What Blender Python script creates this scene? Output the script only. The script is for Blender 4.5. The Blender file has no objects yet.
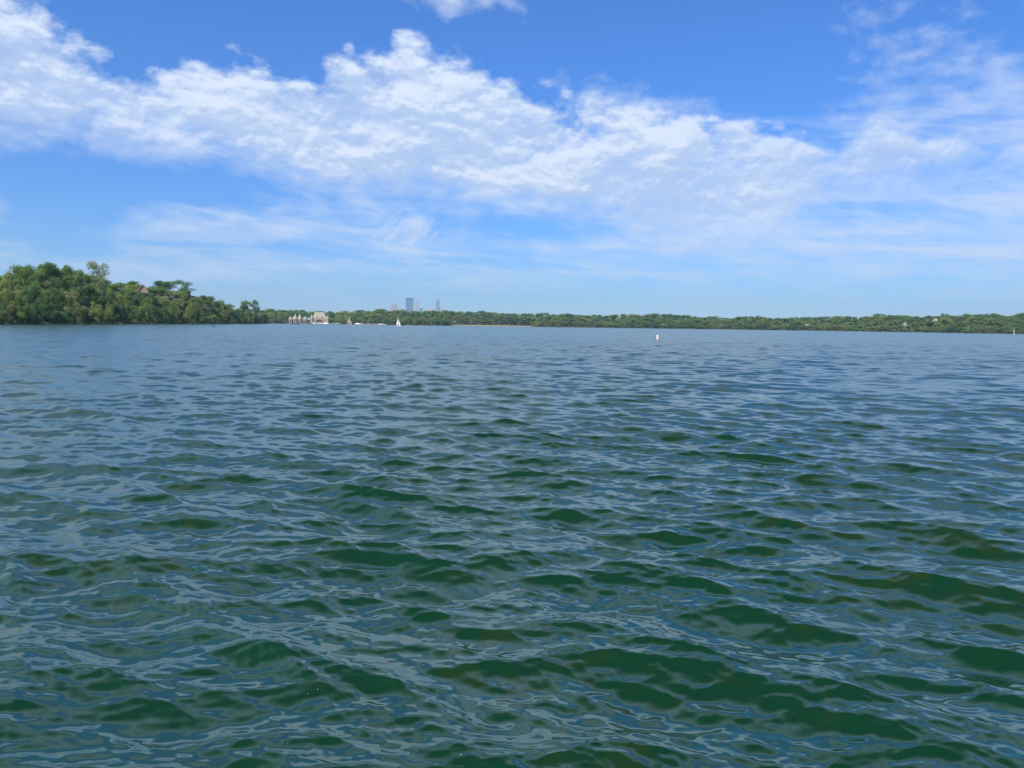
import bpy, bmesh, math, random
import numpy as np
from mathutils import Vector, Matrix

R = math.radians
random.seed(7)
rng = np.random.default_rng(11)
scene = bpy.context.scene
COL = scene.collection

# ------------------------------------------------------------------ camera
F = 760.0
CAM_Z = 1.6
PITCH, ROLL = 4.43, 0.78
cam_d = bpy.data.cameras.new("camera")
cam = bpy.data.objects.new("camera", cam_d)
COL.objects.link(cam)
CM = Matrix.Rotation(R(90 - PITCH), 3, 'X') @ Matrix.Rotation(R(ROLL), 3, 'Z')
cam.matrix_world = Matrix.Translation((0, 0, CAM_Z)) @ CM.to_4x4()
cam_d.sensor_width = 36.0
cam_d.lens = 36.0 * F / 1024.0
cam_d.clip_start = 0.05
cam_d.clip_end = 60000
scene.camera = cam


def ray(px, py):
    return (CM @ Vector(((px - 512) / F, (384 - py) / F, -1))).normalized()


def yh(px):
    """image row of the true horizon in column px"""
    return 325.1 + (px - 512) * 0.01362


def az_of(px):
    d = ray(px, yh(px))
    return math.atan2(d.x, d.y)


def ground_at(px, dist):
    a = az_of(px)
    return Vector((math.sin(a) * dist, math.cos(a) * dist, 0))


def z_at(px, py, dist):
    """height of a thing seen in row py at horizontal distance dist"""
    d = ray(px, py)
    return CAM_Z + d.z / math.hypot(d.x, d.y) * dist


# ------------------------------------------------------------------ tagging
def link(name, data, parent=None):
    o = bpy.data.objects.new(name, data)
    COL.objects.link(o)
    if parent is not None:
        o.parent = parent
    return o


def tag(o, label=None, cat=None, group=None, kind=None):
    if label:
        if not 4 <= len(label.split()) <= 16: print('LABEL', label)
        o["label"] = label
    if cat: o["category"] = cat
    if group: o["group"] = group
    if kind: o["kind"] = kind
    return o


def thing(name, label, cat, loc=(0, 0, 0), rz=0.0, group=None):
    o = link(name, None)
    o.empty_display_size = 0.2
    o.location = loc
    o.rotation_euler = (0, 0, rz)
    return tag(o, label, cat, group)


def copy_tree(o, parent=None):
    c = o.copy()
    COL.objects.link(c)
    c.parent = parent
    for ch in list(o.children):
        copy_tree(ch, c)
    return c


# ------------------------------------------------------------------ materials
def nodes_of(name):
    m = bpy.data.materials.new(name)
    m.use_nodes = True
    nt = m.node_tree
    return m, nt, nt.nodes["Principled BSDF"], nt.nodes["Material Output"]


def N(nt, typ, **kw):
    n = nt.nodes.new(typ)
    for k, v in kw.items():
        setattr(n, k, v)
    return n


def plain(name, col, rough=0.6, var=0.12, scale=1.5, metallic=0.0):
    """paint, stone, wood: a base colour with soft weathering from noise"""
    m, nt, bs, out = nodes_of(name)
    tc = N(nt, "ShaderNodeTexCoord")
    no = N(nt, "ShaderNodeTexNoise")
    no.inputs["Scale"].default_value = scale
    no.inputs["Detail"].default_value = 6
    nt.links.new(tc.outputs["Object"], no.inputs["Vector"])
    mp = N(nt, "ShaderNodeMapRange")
    mp.inputs["To Min"].default_value = 1 - var
    mp.inputs["To Max"].default_value = 1 + var
    nt.links.new(no.outputs["Fac"], mp.inputs["Value"])
    mx = N(nt, "ShaderNodeVectorMath", operation='SCALE')
    mx.inputs[0].default_value = col
    nt.links.new(mp.outputs["Result"], mx.inputs["Scale"])
    nt.links.new(mx.outputs["Vector"], bs.inputs["Base Color"])
    bs.inputs["Roughness"].default_value = rough
    bs.inputs["Metallic"].default_value = metallic
    return m


def foliage(name, c0, c1, transl=0.5):
    m, nt, bs, out = nodes_of(name)
    geo = N(nt, "ShaderNodeNewGeometry")
    oi = N(nt, "ShaderNodeObjectInfo")
    no = N(nt, "ShaderNodeTexNoise")
    no.inputs["Scale"].default_value = 0.22
    no.inputs["Detail"].default_value = 4
    nt.links.new(geo.outputs["Position"], no.inputs["Vector"])
    a1 = N(nt, "ShaderNodeMath", operation='MULTIPLY_ADD')
    nt.links.new(oi.outputs["Random"], a1.inputs[0])
    a1.inputs[1].default_value = 0.9
    a1.inputs[2].default_value = -0.45
    a2 = N(nt, "ShaderNodeMath", operation='ADD')
    nt.links.new(a1.outputs[0], a2.inputs[0])
    nt.links.new(no.outputs["Fac"], a2.inputs[1])
    a3 = N(nt, "ShaderNodeMath", operation='MULTIPLY_ADD')
    nt.links.new(geo.outputs["Random Per Island"], a3.inputs[0])
    a3.inputs[1].default_value = 0.35
    nt.links.new(a2.outputs[0], a3.inputs[2])
    a3.use_clamp = True
    mx = N(nt, "ShaderNodeMix", data_type='RGBA')
    mx.inputs["A"].default_value = (*c0, 1)
    mx.inputs["B"].default_value = (*c1, 1)
    nt.links.new(a3.outputs[0], mx.inputs["Factor"])
    nt.links.new(mx.outputs["Result"], bs.inputs["Base Color"])
    bs.inputs["Roughness"].default_value = 0.65
    bs.inputs["Specular IOR Level"].default_value = 0.25
    tr = N(nt, "ShaderNodeBsdfTranslucent")
    tm = N(nt, "ShaderNodeVectorMath", operation='MULTIPLY')   # leaves pass more light than they reflect
    tm.inputs[1].default_value = (2.3, 2.1, 1.5)
    nt.links.new(mx.outputs["Result"], tm.inputs[0])
    nt.links.new(tm.outputs[0], tr.inputs["Color"])
    ms = N(nt, "ShaderNodeMixShader")
    ms.inputs["Fac"].default_value = transl
    nt.links.new(bs.outputs[0], ms.inputs[1])
    nt.links.new(tr.outputs[0], ms.inputs[2])
    nt.links.new(ms.outputs[0], out.inputs["Surface"])
    return m


LEAF = {
    "olive": foliage("leaf_olive", (0.110, 0.175, 0.052), (0.200, 0.255, 0.080)),
    "green": foliage("leaf_green", (0.072, 0.150, 0.050), (0.150, 0.235, 0.074)),
    "dark": foliage("leaf_dark", (0.050, 0.112, 0.046), (0.098, 0.175, 0.064)),
    "pale": foliage("leaf_pale", (0.135, 0.190, 0.092), (0.225, 0.270, 0.135)),
    "brown": foliage("leaf_brown", (0.105, 0.145, 0.064), (0.170, 0.195, 0.090)),
}
BARK = plain("bark", (0.12, 0.095, 0.07), 0.9, 0.3, 3)

# ------------------------------------------------------------------ mesh helpers
def mesh_from(name, verts, faces, mat=None, smooth=False):
    me = bpy.data.meshes.new(name)
    me.from_pydata([tuple(v) for v in verts], [], faces)
    if mat: me.materials.append(mat)
    if smooth:
        me.polygons.foreach_set("use_smooth", [True] * len(me.polygons))
    me.update()
    return me


def np_mesh(name, co, quads, mat=None, smooth=False):
    me = bpy.data.meshes.new(name)
    nv, nf = len(co), len(quads)
    k = quads.shape[1]
    me.vertices.add(nv)
    me.vertices.foreach_set("co", np.ascontiguousarray(co, dtype=np.float32).ravel())
    me.loops.add(nf * k)
    me.loops.foreach_set("vertex_index", np.ascontiguousarray(quads, dtype=np.int32).ravel())
    me.polygons.add(nf)
    me.polygons.foreach_set("loop_start", np.arange(0, nf * k, k, dtype=np.int32))
    if smooth:
        me.polygons.foreach_set("use_smooth", np.ones(nf, dtype=bool))
    me.update(calc_edges=True)
    if mat: me.materials.append(mat)
    return me


class MB:
    """collects shapes into one bmesh"""
    def __init__(self):
        self.bm = bmesh.new()

    def box(self, c, s, rz=0.0, bevel=0.0):
        m = Matrix.Translation(c) @ Matrix.Rotation(rz, 4, 'Z') @ Matrix.Diagonal((s[0], s[1], s[2], 1))
        g = bmesh.ops.create_cube(self.bm, size=1, matrix=m)
        if bevel > 0:
            es = list({e for v in g["verts"] for e in v.link_edges})
            bmesh.ops.bevel(self.bm, geom=es, offset=bevel, segments=2, affect='EDGES')
        return self

    def cone(self, c, r1, r2, h, seg=16, rot=None):
        m = Matrix.Translation(c)
        if rot is not None: m = m @ rot
        m = m @ Matrix.Translation((0, 0, h / 2))
        bmesh.ops.create_cone(self.bm, cap_ends=True, segments=seg, radius1=r1, radius2=max(r2, 1e-4), depth=h, matrix=m)
        return self

    def bar(self, a, b, r0, r1=None, seg=8):
        a, b = Vector(a), Vector(b)
        d = b - a
        q = d.to_track_quat('Z', 'Y').to_matrix().to_4x4()
        return self.cone(a, r0, r0 if r1 is None else r1, d.length, seg, q)

    def ball(self, c, s, u=12, v=8):
        m = Matrix.Translation(c) @ Matrix.Diagonal((s[0], s[1], s[2], 1))
        bmesh.ops.create_uvsphere(self.bm, u_segments=u, v_segments=v, radius=1, matrix=m)
        return self

    def lathe(self, prof, seg=20, c=(0, 0, 0)):
        rings = []
        for r, z in prof:
            rings.append([self.bm.verts.new((c[0] + r * math.cos(2 * math.pi * i / seg), c[1] + r * math.sin(2 * math.pi * i / seg), c[2] + z)) for i in range(seg)])
        for a, b in zip(rings, rings[1:]):
            for i in range(seg):
                j = (i + 1) % seg
                self.bm.faces.new((a[i], a[j], b[j], b[i]))
        self.bm.faces.new(list(reversed(rings[0])))
        self.bm.faces.new(rings[-1])
        return self

    def poly(self, verts, faces):
        vs = [self.bm.verts.new(v) for v in verts]
        for f in faces:
            self.bm.faces.new([vs[i] for i in f])
        return self

    def build(self, name, mat, parent=None, smooth=False):
        bmesh.ops.recalc_face_normals(self.bm, faces=self.bm.faces[:])
        me = bpy.data.meshes.new(name)
        self.bm.to_mesh(me)
        self.bm.free()
        me.materials.append(mat)
        if smooth:
            me.polygons.foreach_set("use_smooth", [True] * len(me.polygons))
        return link(name, me, parent)


# ------------------------------------------------------------------ terrain
def tab(pairs):
    xs = np.array([az_of(p) if -900 < p < 1900 else R(p / 100.0) for p, _ in pairs])
    ys = np.array([v for _, v in pairs], dtype=float)
    return lambda a: np.interp(a, xs, ys)


SHORE = tab([(-18000, 420), (-12000, 300), (-7000, 160), (-300, 175), (-100, 200), (0, 232), (60, 266), (130, 330), (200, 430), (245, 560), (266, 640),
             (269, 835), (330, 850), (480, 905), (700, 950), (900, 870), (1024, 800), (1200, 720), (7000, 520), (12000, 420), (18000, 420)])
HILL = tab([(-18000, 4), (-7000, 4), (-100, 5), (0, 6), (60, 9), (110, 13), (150, 15), (200, 10), (245, 4), (267, 3), (300, 4), (700, 4), (900, 6), (1024, 8), (1200, 8), (7000, 4), (18000, 4)])


def sstep(a, b, x):
    t = np.clip((x - a) / (b - a), 0, 1)
    return t * t * (3 - 2 * t)


def terrain(x, y):
    a = np.arctan2(x, y)
    t = np.hypot(x, y) - SHORE(a)
    return -2.4 + 3.0 * sstep(-7, 3, t) + HILL(a) * sstep(2, 110, t)


def make_ground():
    az = np.linspace(-math.pi, math.pi, 1081)[:-1]
    ts = np.array([-40, -15, -8, -6, -4, -2, 0, 1.5, 3, 6, 12, 22, 36, 55, 80, 110, 170, 300, 700, 1800, 4000, 6400.0])
    fr = np.array([0.0005, 0.1, 0.3, 0.6, 0.85])
    S = SHORE(az)
    rows = [f * (S - 40) for f in fr] + [S + t for t in ts]
    r = np.stack(rows)
    A = np.broadcast_to(az, r.shape)
    x, y = r * np.sin(A), r * np.cos(A)
    z = terrain(x, y) + 0.12 * np.sin(x * 0.31) * np.sin(y * 0.27)
    co = np.stack([x, y, z], -1).reshape(-1, 3)
    nr, nc = r.shape
    i, j = np.meshgrid(np.arange(nr - 1), np.arange(nc), indexing='ij')
    j2 = (j + 1) % nc
    q = np.stack([i * nc + j, (i + 1) * nc + j, (i + 1) * nc + j2, i * nc + j2], -1).reshape(-1, 4)
    m, nt, bs, out = nodes_of("ground_soil")
    geo = N(nt, "ShaderNodeNewGeometry")
    no = N(nt, "ShaderNodeTexNoise")
    no.inputs["Scale"].default_value = 0.12
    no.inputs["Detail"].default_value = 8
    nt.links.new(geo.outputs["Position"], no.inputs["Vector"])
    rp = N(nt, "ShaderNodeValToRGB")
    rp.color_ramp.elements[0].position = 0.35
    rp.color_ramp.elements[0].color = (0.055, 0.060, 0.030, 1)
    rp.color_ramp.elements[1].position = 0.65
    rp.color_ramp.elements[1].color = (0.045, 0.085, 0.025, 1)
    nt.links.new(no.outputs["Fac"], rp.inputs["Fac"])
    nt.links.new(rp.outputs["Color"], bs.inputs["Base Color"])
    bs.inputs["Roughness"].default_value = 0.95
    o = link("ground", np_mesh("ground", co, q[:, ::-1], m, True))
    tag(o, kind="structure")


make_ground()


def make_beach():
    """thin sandy strip along the far shore"""
    vs, fs = [], []
    pxs = np.linspace(452, 534, 60)
    for k, p in enumerate(pxs):
        a = az_of(p)
        S = float(SHORE(a))
        w = math.sin(math.pi * k / 59) ** 0.5
        for t in (-6, -1.0, 2.5, 5 + 6 * w):
            r = S + t
            x, y = r * math.sin(a), r * math.cos(a)
            up = {-6: -0.3, -1.0: 0.35 * w}.get(t, 0.25)
            vs.append((x, y, max(float(terrain(x, y)), -1.0) + 0.1 + up * w))
    for k in range(59):
        for c in range(3):
            fs.append((k * 4 + c, k * 4 + c + 1, k * 4 + c + 5, k * 4 + c + 4))
    o = link("beach", mesh_from("beach", vs, fs, plain("sand", (0.30, 0.24, 0.18), 0.95, 0.2, 0.4), True))
    tag(o, kind="structure")


make_beach()


# ------------------------------------------------------------------ water
def make_water():
    dense = np.arange(-48, 48.0001, 0.062)
    left = np.arange(-180, -48, 2.0)
    right = np.arange(48 + 2.0, 180, 2.0)
    az = np.radians(np.concatenate([left, dense, right]))
    r1 = np.exp(np.arange(math.log(0.5), math.log(130), 0.0046))
    r2 = np.arange(r1[-1] + 0.6, 985, 0.6)
    rr = np.concatenate([r1, r2])
    nr, nc = len(rr), len(az)
    dr = np.gradient(rr)
    daz = np.gradient(az)
    Rr = rr[:, None].astype(np.float32)
    sa, ca = np.sin(az).astype(np.float32), np.cos(az).astype(np.float32)
    X, Y = Rr * sa[None, :], Rr * ca[None, :]
    DX = np.zeros_like(X); DY = np.zeros_like(X); DZ = np.zeros_like(X)
    miss = np.zeros((nr, 1), np.float32)
    # directional wind-wave spectrum
    W = np.random.default_rng(WSEED)
    n = 230
    lam = np.exp(np.linspace(math.log(4.0), math.log(0.032), n)) * W.uniform(0.97, 1.03, n)
    k = 2 * np.pi / lam
    lp = 1.45
    dlog = math.log(4.0 / 0.032) / n
    # slope variance per log-wavelength: rises to the peak, then slowly decays
    sv = np.where(lam > lp, np.exp(-1.6 * ((lam / lp) ** 2 - 1)) * (lp / lam) ** 1.0, 1.0) * np.where(lam < lp, (lam / lp) ** 0.12, 1)
    sv = sv * np.exp(-(0.035 / lam) ** 2)
    sv *= SLOPE2 / (sv.sum() * dlog)
    slope = np.sqrt(2 * sv * dlog)
    amp = slope / k
    th0 = math.atan2(-0.93, -0.30)
    spread = np.interp(np.log(lam), [math.log(0.06), math.log(0.4), math.log(1.5), math.log(4)], [R(34), R(28), R(22), R(18)])
    th = th0 + spread * np.clip(W.normal(0, 1, n), -2.4, 2.4)
    ph = W.uniform(0, 2 * np.pi, n)
    # gusts: patches where the short ripples are stronger or weaker
    gust = 1 + 0.30 * np.sin(X * 0.11 + 0.06 * Y + 1.0) * np.sin(Y * 0.083 - X * 0.03 + 0.4) + 0.22 * np.sin(X * 0.37 - Y * 0.21) * np.sin(Y * 0.29 + 2.2)
    # the wind blows off the far shore: waves grow with fetch towards the viewer
    fetch = np.interp(rr, [0, 5, 12, 30, 100, 500], [1, 0.96, 0.84, 0.74, 0.66, 0.60]).astype(np.float32)[:, None]
    for i in range(n):
        sp = np.maximum(dr, 0)
        w_r = sstep(1.4, 2.6, lam[i] / sp).astype(np.float32)
        last = int(np.max(np.nonzero(w_r > 0.001)[0])) + 1 if (w_r > 0.001).any() else 0
        miss[:, 0] += (1 - w_r ** 2) * slope[i] ** 2 / 2
        if last == 0: continue
        kx, ky = np.float32(k[i] * math.cos(th[i])), np.float32(k[i] * math.sin(th[i]))
        P = kx * X[:last] + ky * Y[:last] + np.float32(ph[i])
        wa = sstep(1.4, 2.6, lam[i] / np.maximum(rr[:last, None] * daz[None, :], 1e-6)).astype(np.float32)
        A = np.float32(amp[i]) * w_r[:last, None] * wa * fetch[:last]
        if lam[i] < 0.8:
            A = A * gust[:last]
        s = np.sin(P); c = np.cos(P)
        DZ[:last] += A * s
        q = np.float32(1.1)
        DX[:last] += A * c * (kx / k[i]).astype(np.float32) * q
        DY[:last] += A * c * (ky / k[i]).astype(np.float32) * q
    co = np.stack([X + DX, Y + DY, DZ], -1).reshape(-1, 3)
    # a few bubbles riding on the near waves
    g = np.random.default_rng(8)
    mb = MB()
    rows_ok = np.nonzero((rr > 1.9) & (rr < 8))[0]
    for _ in range(14):
        c0 = g.choice(rows_ok) * nc + g.integers(nc // 5, nc - nc // 5)
        for _ in range(g.integers(1, 3)):
            p = co[min(max(c0 + int(g.normal() * 9) + nc * int(g.normal() * 6), 0), len(co) - 1)]
            b = g.uniform(0.0009, 0.0020)
            mb.ball((float(p[0]), float(p[1]), float(p[2])), (b, b, b * 0.9), 8, 5)
    tag(mb.build("foam_bubbles", plain("foam_white", (0.75, 0.78, 0.76), 0.3, 0.05, 4), None, True), "tiny white foam bubbles scattered on the near waves", "foam", kind="stuff")
    i, j = np.meshgrid(np.arange(nr - 1), np.arange(nc), indexing='ij')
    j2 = (j + 1) % nc
    q = np.stack([i * nc + j, i * nc + j2, (i + 1) * nc + j2, (i + 1) * nc + j], -1).reshape(-1, 4)
    me = np_mesh("lake_water", co, q[:, ::-1], None, True)
    at = me.attributes.new("ripple", 'FLOAT', 'POINT')
    rip = np.sqrt(np.broadcast_to(miss * fetch ** 2, (nr, nc)) + 0.0006)
    at.data.foreach_set("value", np.ascontiguousarray(rip, dtype=np.float32).ravel())

    m, nt, bs, out = nodes_of("lake_water")
    geo = N(nt, "ShaderNodeNewGeometry")
    L = nt.links.new
    # murky green body colour with drifting olive patches of weed below
    n1 = N(nt, "ShaderNodeTexNoise"); n1.inputs["Scale"].default_value = 0.5; n1.inputs["Detail"].default_value = 3
    L(geo.outputs["Position"], n1.inputs["Vector"])
    n2 = N(nt, "ShaderNodeTexNoise"); n2.inputs["Scale"].default_value = 5.5; n2.inputs["Detail"].default_value = 4; n2.inputs["Distortion"].default_value = 0.6
    L(geo.outputs["Position"], n2.inputs["Vector"])
    mu = N(nt, "ShaderNodeMath", operation='MULTIPLY'); L(n1.outputs["Fac"], mu.inputs[0]); L(n2.outputs["Fac"], mu.inputs[1])
    mr = N(nt, "ShaderNodeMapRange", interpolation_type='SMOOTHSTEP')
    mr.inputs["From Min"].default_value = 0.23; mr.inputs["From Max"].default_value = 0.38
    L(mu.outputs[0], mr.inputs["Value"])
    mx = N(nt, "ShaderNodeMix", data_type='RGBA')
    mx.inputs["A"].default_value = WATER_A
    mx.inputs["B"].default_value = WATER_B
    L(mr.outputs["Result"], mx.inputs["Factor"])
    L(mx.outputs["Result"], bs.inputs["Base Color"])
    bs.inputs["IOR"].default_value = 2.2
    bs.inputs["Specular Tint"].default_value = (0.80, 1.0, 0.74, 1)
    # ripples finer than the mesh act as surface roughness
    atn = N(nt, "ShaderNodeAttribute"); atn.attribute_name = "ripple"
    ml = N(nt, "ShaderNodeMath", operation='MULTIPLY'); L(atn.outputs["Fac"], ml.inputs[0]); ml.inputs[1].default_value = 0.30
    sq = N(nt, "ShaderNodeMath", operation='SQRT'); L(ml.outputs[0], sq.inputs[0])
    L(sq.outputs[0], bs.inputs["Roughness"])
    me.materials.append(m)
    tag(link("lake_water", me), kind="structure")


WSEED = 5
SLOPE2 = 0.048
WATER_A = (0.0030, 0.028, 0.0085, 1)
WATER_B = (0.0095, 0.029, 0.004, 1)
make_water()


# ------------------------------------------------------------------ trees
def crown_mesh(name, seed, blobs, nleaf, leaf, mat, fill=0.25):
    """leaf-sized quads spread over the skins of overlapping clumps"""
    g = np.random.default_rng(seed)
    vol = np.array([b[3] * b[4] for b in blobs])
    cnt = np.maximum((nleaf * vol / vol.sum()).astype(int), 8)
    C, Nn, S = [], [], []
    for (cx, cy, cz, rx, rz), n in zip(blobs, cnt):
        d = g.normal(size=(n, 3)); d /= np.linalg.norm(d, axis=1)[:, None]
        rad = np.where(g.random(n) < fill, g.uniform(0.3, 0.85, n), g.uniform(0.82, 1.1, n))
        # uneven skin: lobes
        lob = 1 + 0.16 * np.sin(3 * d[:, 0] * 2.1 + seed) * np.sin(3.3 * d[:, 2] * 2 + 1.7 * seed) + 0.1 * np.sin(9 * d[:, 1] + seed)
        p = d * (rad * lob)[:, None] * np.array([rx, rx, rz]) + np.array([cx, cy, cz])
        nn = d + g.normal(size=(n, 3)) * 0.6
        nn[:, 2] += 0.22
        nn /= np.linalg.norm(nn, axis=1)[:, None]
        C.append(p); Nn.append(nn); S.append(g.uniform(0.6, 1.35, n) * leaf)
    C, Nn, S = np.concatenate(C), np.concatenate(Nn), np.concatenate(S)
    keep = C[:, 2] > 0.1
    C, Nn, S = C[keep], Nn[keep], S[keep]
    ref = g.normal(size=C.shape)
    U = np.cross(Nn, ref); U /= np.linalg.norm(U, axis=1)[:, None]
    V = np.cross(Nn, U)
    U *= (S * 0.5)[:, None]; V *= (S * 0.36)[:, None]
    co = np.stack([C - U, C - V, C + U, C + V], 1).reshape(-1, 3)
    q = np.arange(len(C) * 4).reshape(-1, 4)
    return np_mesh(name, co, q, mat)


def trunk_mesh(name, seed, h, r, limbs):
    g = random.Random(seed)
    mb = MB()
    pts = [Vector((0, 0, -0.8))]
    for i in range(1, 6):
        pts.append(Vector((g.uniform(-.05, .05) * i * h / 8, g.uniform(-.05, .05) * i * h / 8, h * 0.72 * i / 5)))
    for i in range(5):
        mb.bar(pts[i], pts[i + 1], r * (1 - i * 0.16), r * (1 - (i + 1) * 0.16), 7)
    for _ in range(limbs):
        i = g.randint(1, 4)
        a = g.uniform(0, 6.28)
        l = h * g.uniform(0.18, 0.34)
        mb.bar(pts[i], pts[i] + Vector((math.cos(a) * l * .75, math.sin(a) * l * .75, l * .75)), r * 0.42, r * 0.08, 5)
    bmesh.ops.recalc_face_normals(mb.bm, faces=mb.bm.faces[:])
    me = bpy.data.meshes.new(name)
    mb.bm.to_mesh(me); mb.bm.free()
    me.materials.append(BARK)
    return me


def blobs_for(kind, seed):
    """clumps in a unit-height tree: (x, y, z, rx, rz) with height 1"""
    g = random.Random(seed)
    b = []
    if kind == "broad":
        for _ in range(30):
            a, rr = g.uniform(0, 6.28), g.uniform(0.05, 0.36)
            z = g.uniform(0.28, 0.86)
            k = 1 - abs(z - 0.52) * 1.25
            b.append((math.cos(a) * rr * k, math.sin(a) * rr * k, z, g.uniform(.07, .14), g.uniform(.055, .10)))
    elif kind == "oval":
        for _ in range(16):
            a, rr = g.uniform(0, 6.28), g.uniform(0.02, 0.22)
            z = g.uniform(0.2, 0.9)
            k = 1.1 - abs(z - 0.5) * 1.3
            b.append((math.cos(a) * rr * k, math.sin(a) * rr * k, z, g.uniform(.08, .13), g.uniform(.07, .12)))
    elif kind == "sparse":
        for _ in range(34):
            a, rr = g.uniform(0, 6.28), g.uniform(0.03, 0.31)
            z = g.uniform(0.30, 0.95)
            k = 1.15 - abs(z - 0.62) * 1.5
            b.append((math.cos(a) * rr * k, math.sin(a) * rr * k, z, g.uniform(.06, .115), g.uniform(.05, .09)))
    elif kind == "flat":
        for _ in range(24):
            a, rr = g.uniform(0, 6.28), g.uniform(0.04, 0.40)
            z = g.uniform(0.45, 0.93) - rr * 0.22
            b.append((math.cos(a) * rr, math.sin(a) * rr, z, g.uniform(.10, .16), g.uniform(.06, .10)))
    elif kind == "bush":
        for _ in range(22):
            a, rr = g.uniform(0, 6.28), g.uniform(0.1, 0.55)
            z = g.uniform(0.12, 0.80) * (1.05 - rr * 0.9)
            b.append((math.cos(a) * rr, math.sin(a) * rr, z, g.uniform(.13, .23), g.uniform(.10, .17)))
    top = max(z + rz for _, _, z, _, rz in b)
    return [(x / top, y / top, z / top, rx / top, rz / top) for x, y, z, rx, rz in b]


def proto(kind, seed, colour, h, nleaf, leaf):
    bl = [(x * h, y * h, z * h, rx * h, rz * h) for x, y, z, rx, rz in blobs_for(kind, seed)]
    cm = crown_mesh("crown", seed, bl, nleaf, leaf, LEAF[colour], fill=0.15 if kind == "sparse" else 0.25)
    tm = trunk_mesh("trunk", seed, h, h * (0.012 if kind == "bush" else 0.02), 4 if kind == "bush" else 9)
    w = 2 * max(math.hypot(x, y) + rx for x, y, z, rx, rz in bl) * 0.9
    return dict(crown=cm, trunk=tm, h=h, w=w, kind=kind, colour=colour)


NEAR = {}
for kind in ("broad", "oval", "sparse", "flat", "bush"):
    for colour in ("olive", "green", "dark", "pale", "brown"):
        if (kind, colour) in (("flat", "brown"), ("flat", "pale"), ("flat", "olive"), ("broad", "brown"), ("sparse", "brown")): continue
        sd = len(NEAR) * 13 + 3
        h = 6.0 if kind == "bush" else 16.0
        NEAR[kind, colour] = [proto(kind, sd + i * 101, colour, h, {"sparse": 5000, "bush": 5000, "flat": 6000}.get(kind, 9000), 0.40 if kind == "sparse" else 0.48) for i in range(2)]
FAR = {}
for kind in ("broad", "oval", "bush"):
    for colour in ("olive", "green", "dark", "brown"):
        sd = len(FAR) * 17 + 900
        FAR[kind, colour] = [proto(kind, sd + i * 71, colour, 7.0 if kind == "bush" else 16.0, 2300, 0.85) for i in range(2)]

WORD = {"olive": "olive green", "green": "green", "dark": "dark green", "pale": "pale green", "brown": "brown"}


def plant(pool, kind, colour, pos, h, w, label, group, name=None, cat=None):
    p = random.choice(pool[kind, colour])
    nm = name or {"bush": "waterside_bush"}.get(kind, "tree")
    o = thing(nm, label, cat or ("bush" if kind == "bush" else "tree"), pos, random.uniform(0, 6.28), group)
    s = h / p["h"]
    sw = w / p["w"]
    o.scale = (sw, sw, s)
    link("trunk", p["trunk"], o)
    link("crown", p["crown"], o)
    return o


# skyline of the near headland, row of the tree tops by column
def curve(pairs):
    xs = [p for p, _ in pairs]; ys = [v for _, v in pairs]
    return lambda p: float(np.interp(p, xs, ys))


HEAD_TOP = curve([(-60, 278), (-20, 274), (0, 272), (12, 270), (20, 264), (32, 266), (45, 262), (56, 266), (70, 264), (80, 270), (88, 272), (108, 276), (116, 277), (126, 282),
                  (134, 281), (150, 283), (158, 286), (170, 285.5), (186, 287), (194, 291), (206, 291), (218, 294), (228, 299), (236, 303), (246, 306), (256, 309), (265, 314), (268, 320)])
HEAD_MID = curve([(-60, 290), (0, 287), (40, 285), (70, 284), (100, 284), (125, 286), (136, 294), (152, 294), (165, 294), (192, 297), (215, 299), (232, 306), (250, 311), (265, 316)])


def head_label(px, row, kind, colour):
    where = ("at the headland's outer end" if px < 22 else
             "in the headland's tallest clump" if px < 72 else
             "below the headland's sparse pale tree" if px < 112 else
             "around the reddish hill house" if px < 165 else
             "below the dark hilltop trees" if px < 200 else
             "on the falling slope of the headland" if px < 232 else
             "near the low tip of the headland")
    k = {"bush": "low waterside bush", "broad": "rounded tree", "oval": "upright tree", "sparse": "thin-leaved tree", "flat": "flat-topped tree"}[kind]
    rows = {0: "", 1: "front ", 2: "back "}[row]
    return f"{WORD[colour]} {rows}{k} {where}"


PLANTED = []


def plant_at(pool, kind, colour, px, t, ytop, wpx, label, group, name=None, hmin=2.0, hmax=26.0):
    a = az_of(px)
    d = float(SHORE(a)) + t
    x, y = d * math.sin(a), d * math.cos(a)
    z = float(terrain(x, y))
    top = z_at(px, ytop, d)
    h = min(max(top - z, hmin), hmax)
    o = plant(pool, kind, colour, (x, y, z - 0.1), h, wpx * d / F, label, group, name)
    PLANTED.append((label, px, o))
    return o


HG = "trees of the near headland wood"
# trees of the headland that stand out on their own
SPECIAL = [
    ("broad", "green", 24, 55, 264, 30, "tall broad green tree at the outer end of the headland's highest clump"),
    ("broad", "green", 47, 62, 262, 32, "tallest mid green tree of the headland with a rounded domed top"),
    ("oval", "green", 66, 58, 265, 22, "narrower green tree rising beside the domed tallest one"),
    ("oval", "pale", 80, 50, 269.5, 14, "slim pale tree with a bare trunk between the tall clump and the sparse tree"),
    ("sparse", "pale", 97, 60, 261.0, 24, "tall sparse grey green tree with sky showing through its crown"),
    ("broad", "green", 132, 112, 280.5, 20, "dark round-headed hilltop tree just beyond the reddish house"),
    ("broad", "dark", 165, 95, 280.5, 27, "dark broad hilltop tree between reddish house and feathery crown"),
    ("sparse", "dark", 181, 92, 279.8, 24, "feathery hilltop tree with gaps at the end of the dark row"),
    ("broad", "olive", 246.5, 30, 300.0, 13, "small tree poking above the low tip of the headland"),
    ("sparse", "dark", 255.5, 30, 299.5, 10, "thin leaning tree at the outermost tip of the headland ridge"),
]
for kind, colour, px, t, yt, wpx, lab in SPECIAL:
    plant_at(NEAR, kind, colour, px, t, yt, wpx, lab, HG)

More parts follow.
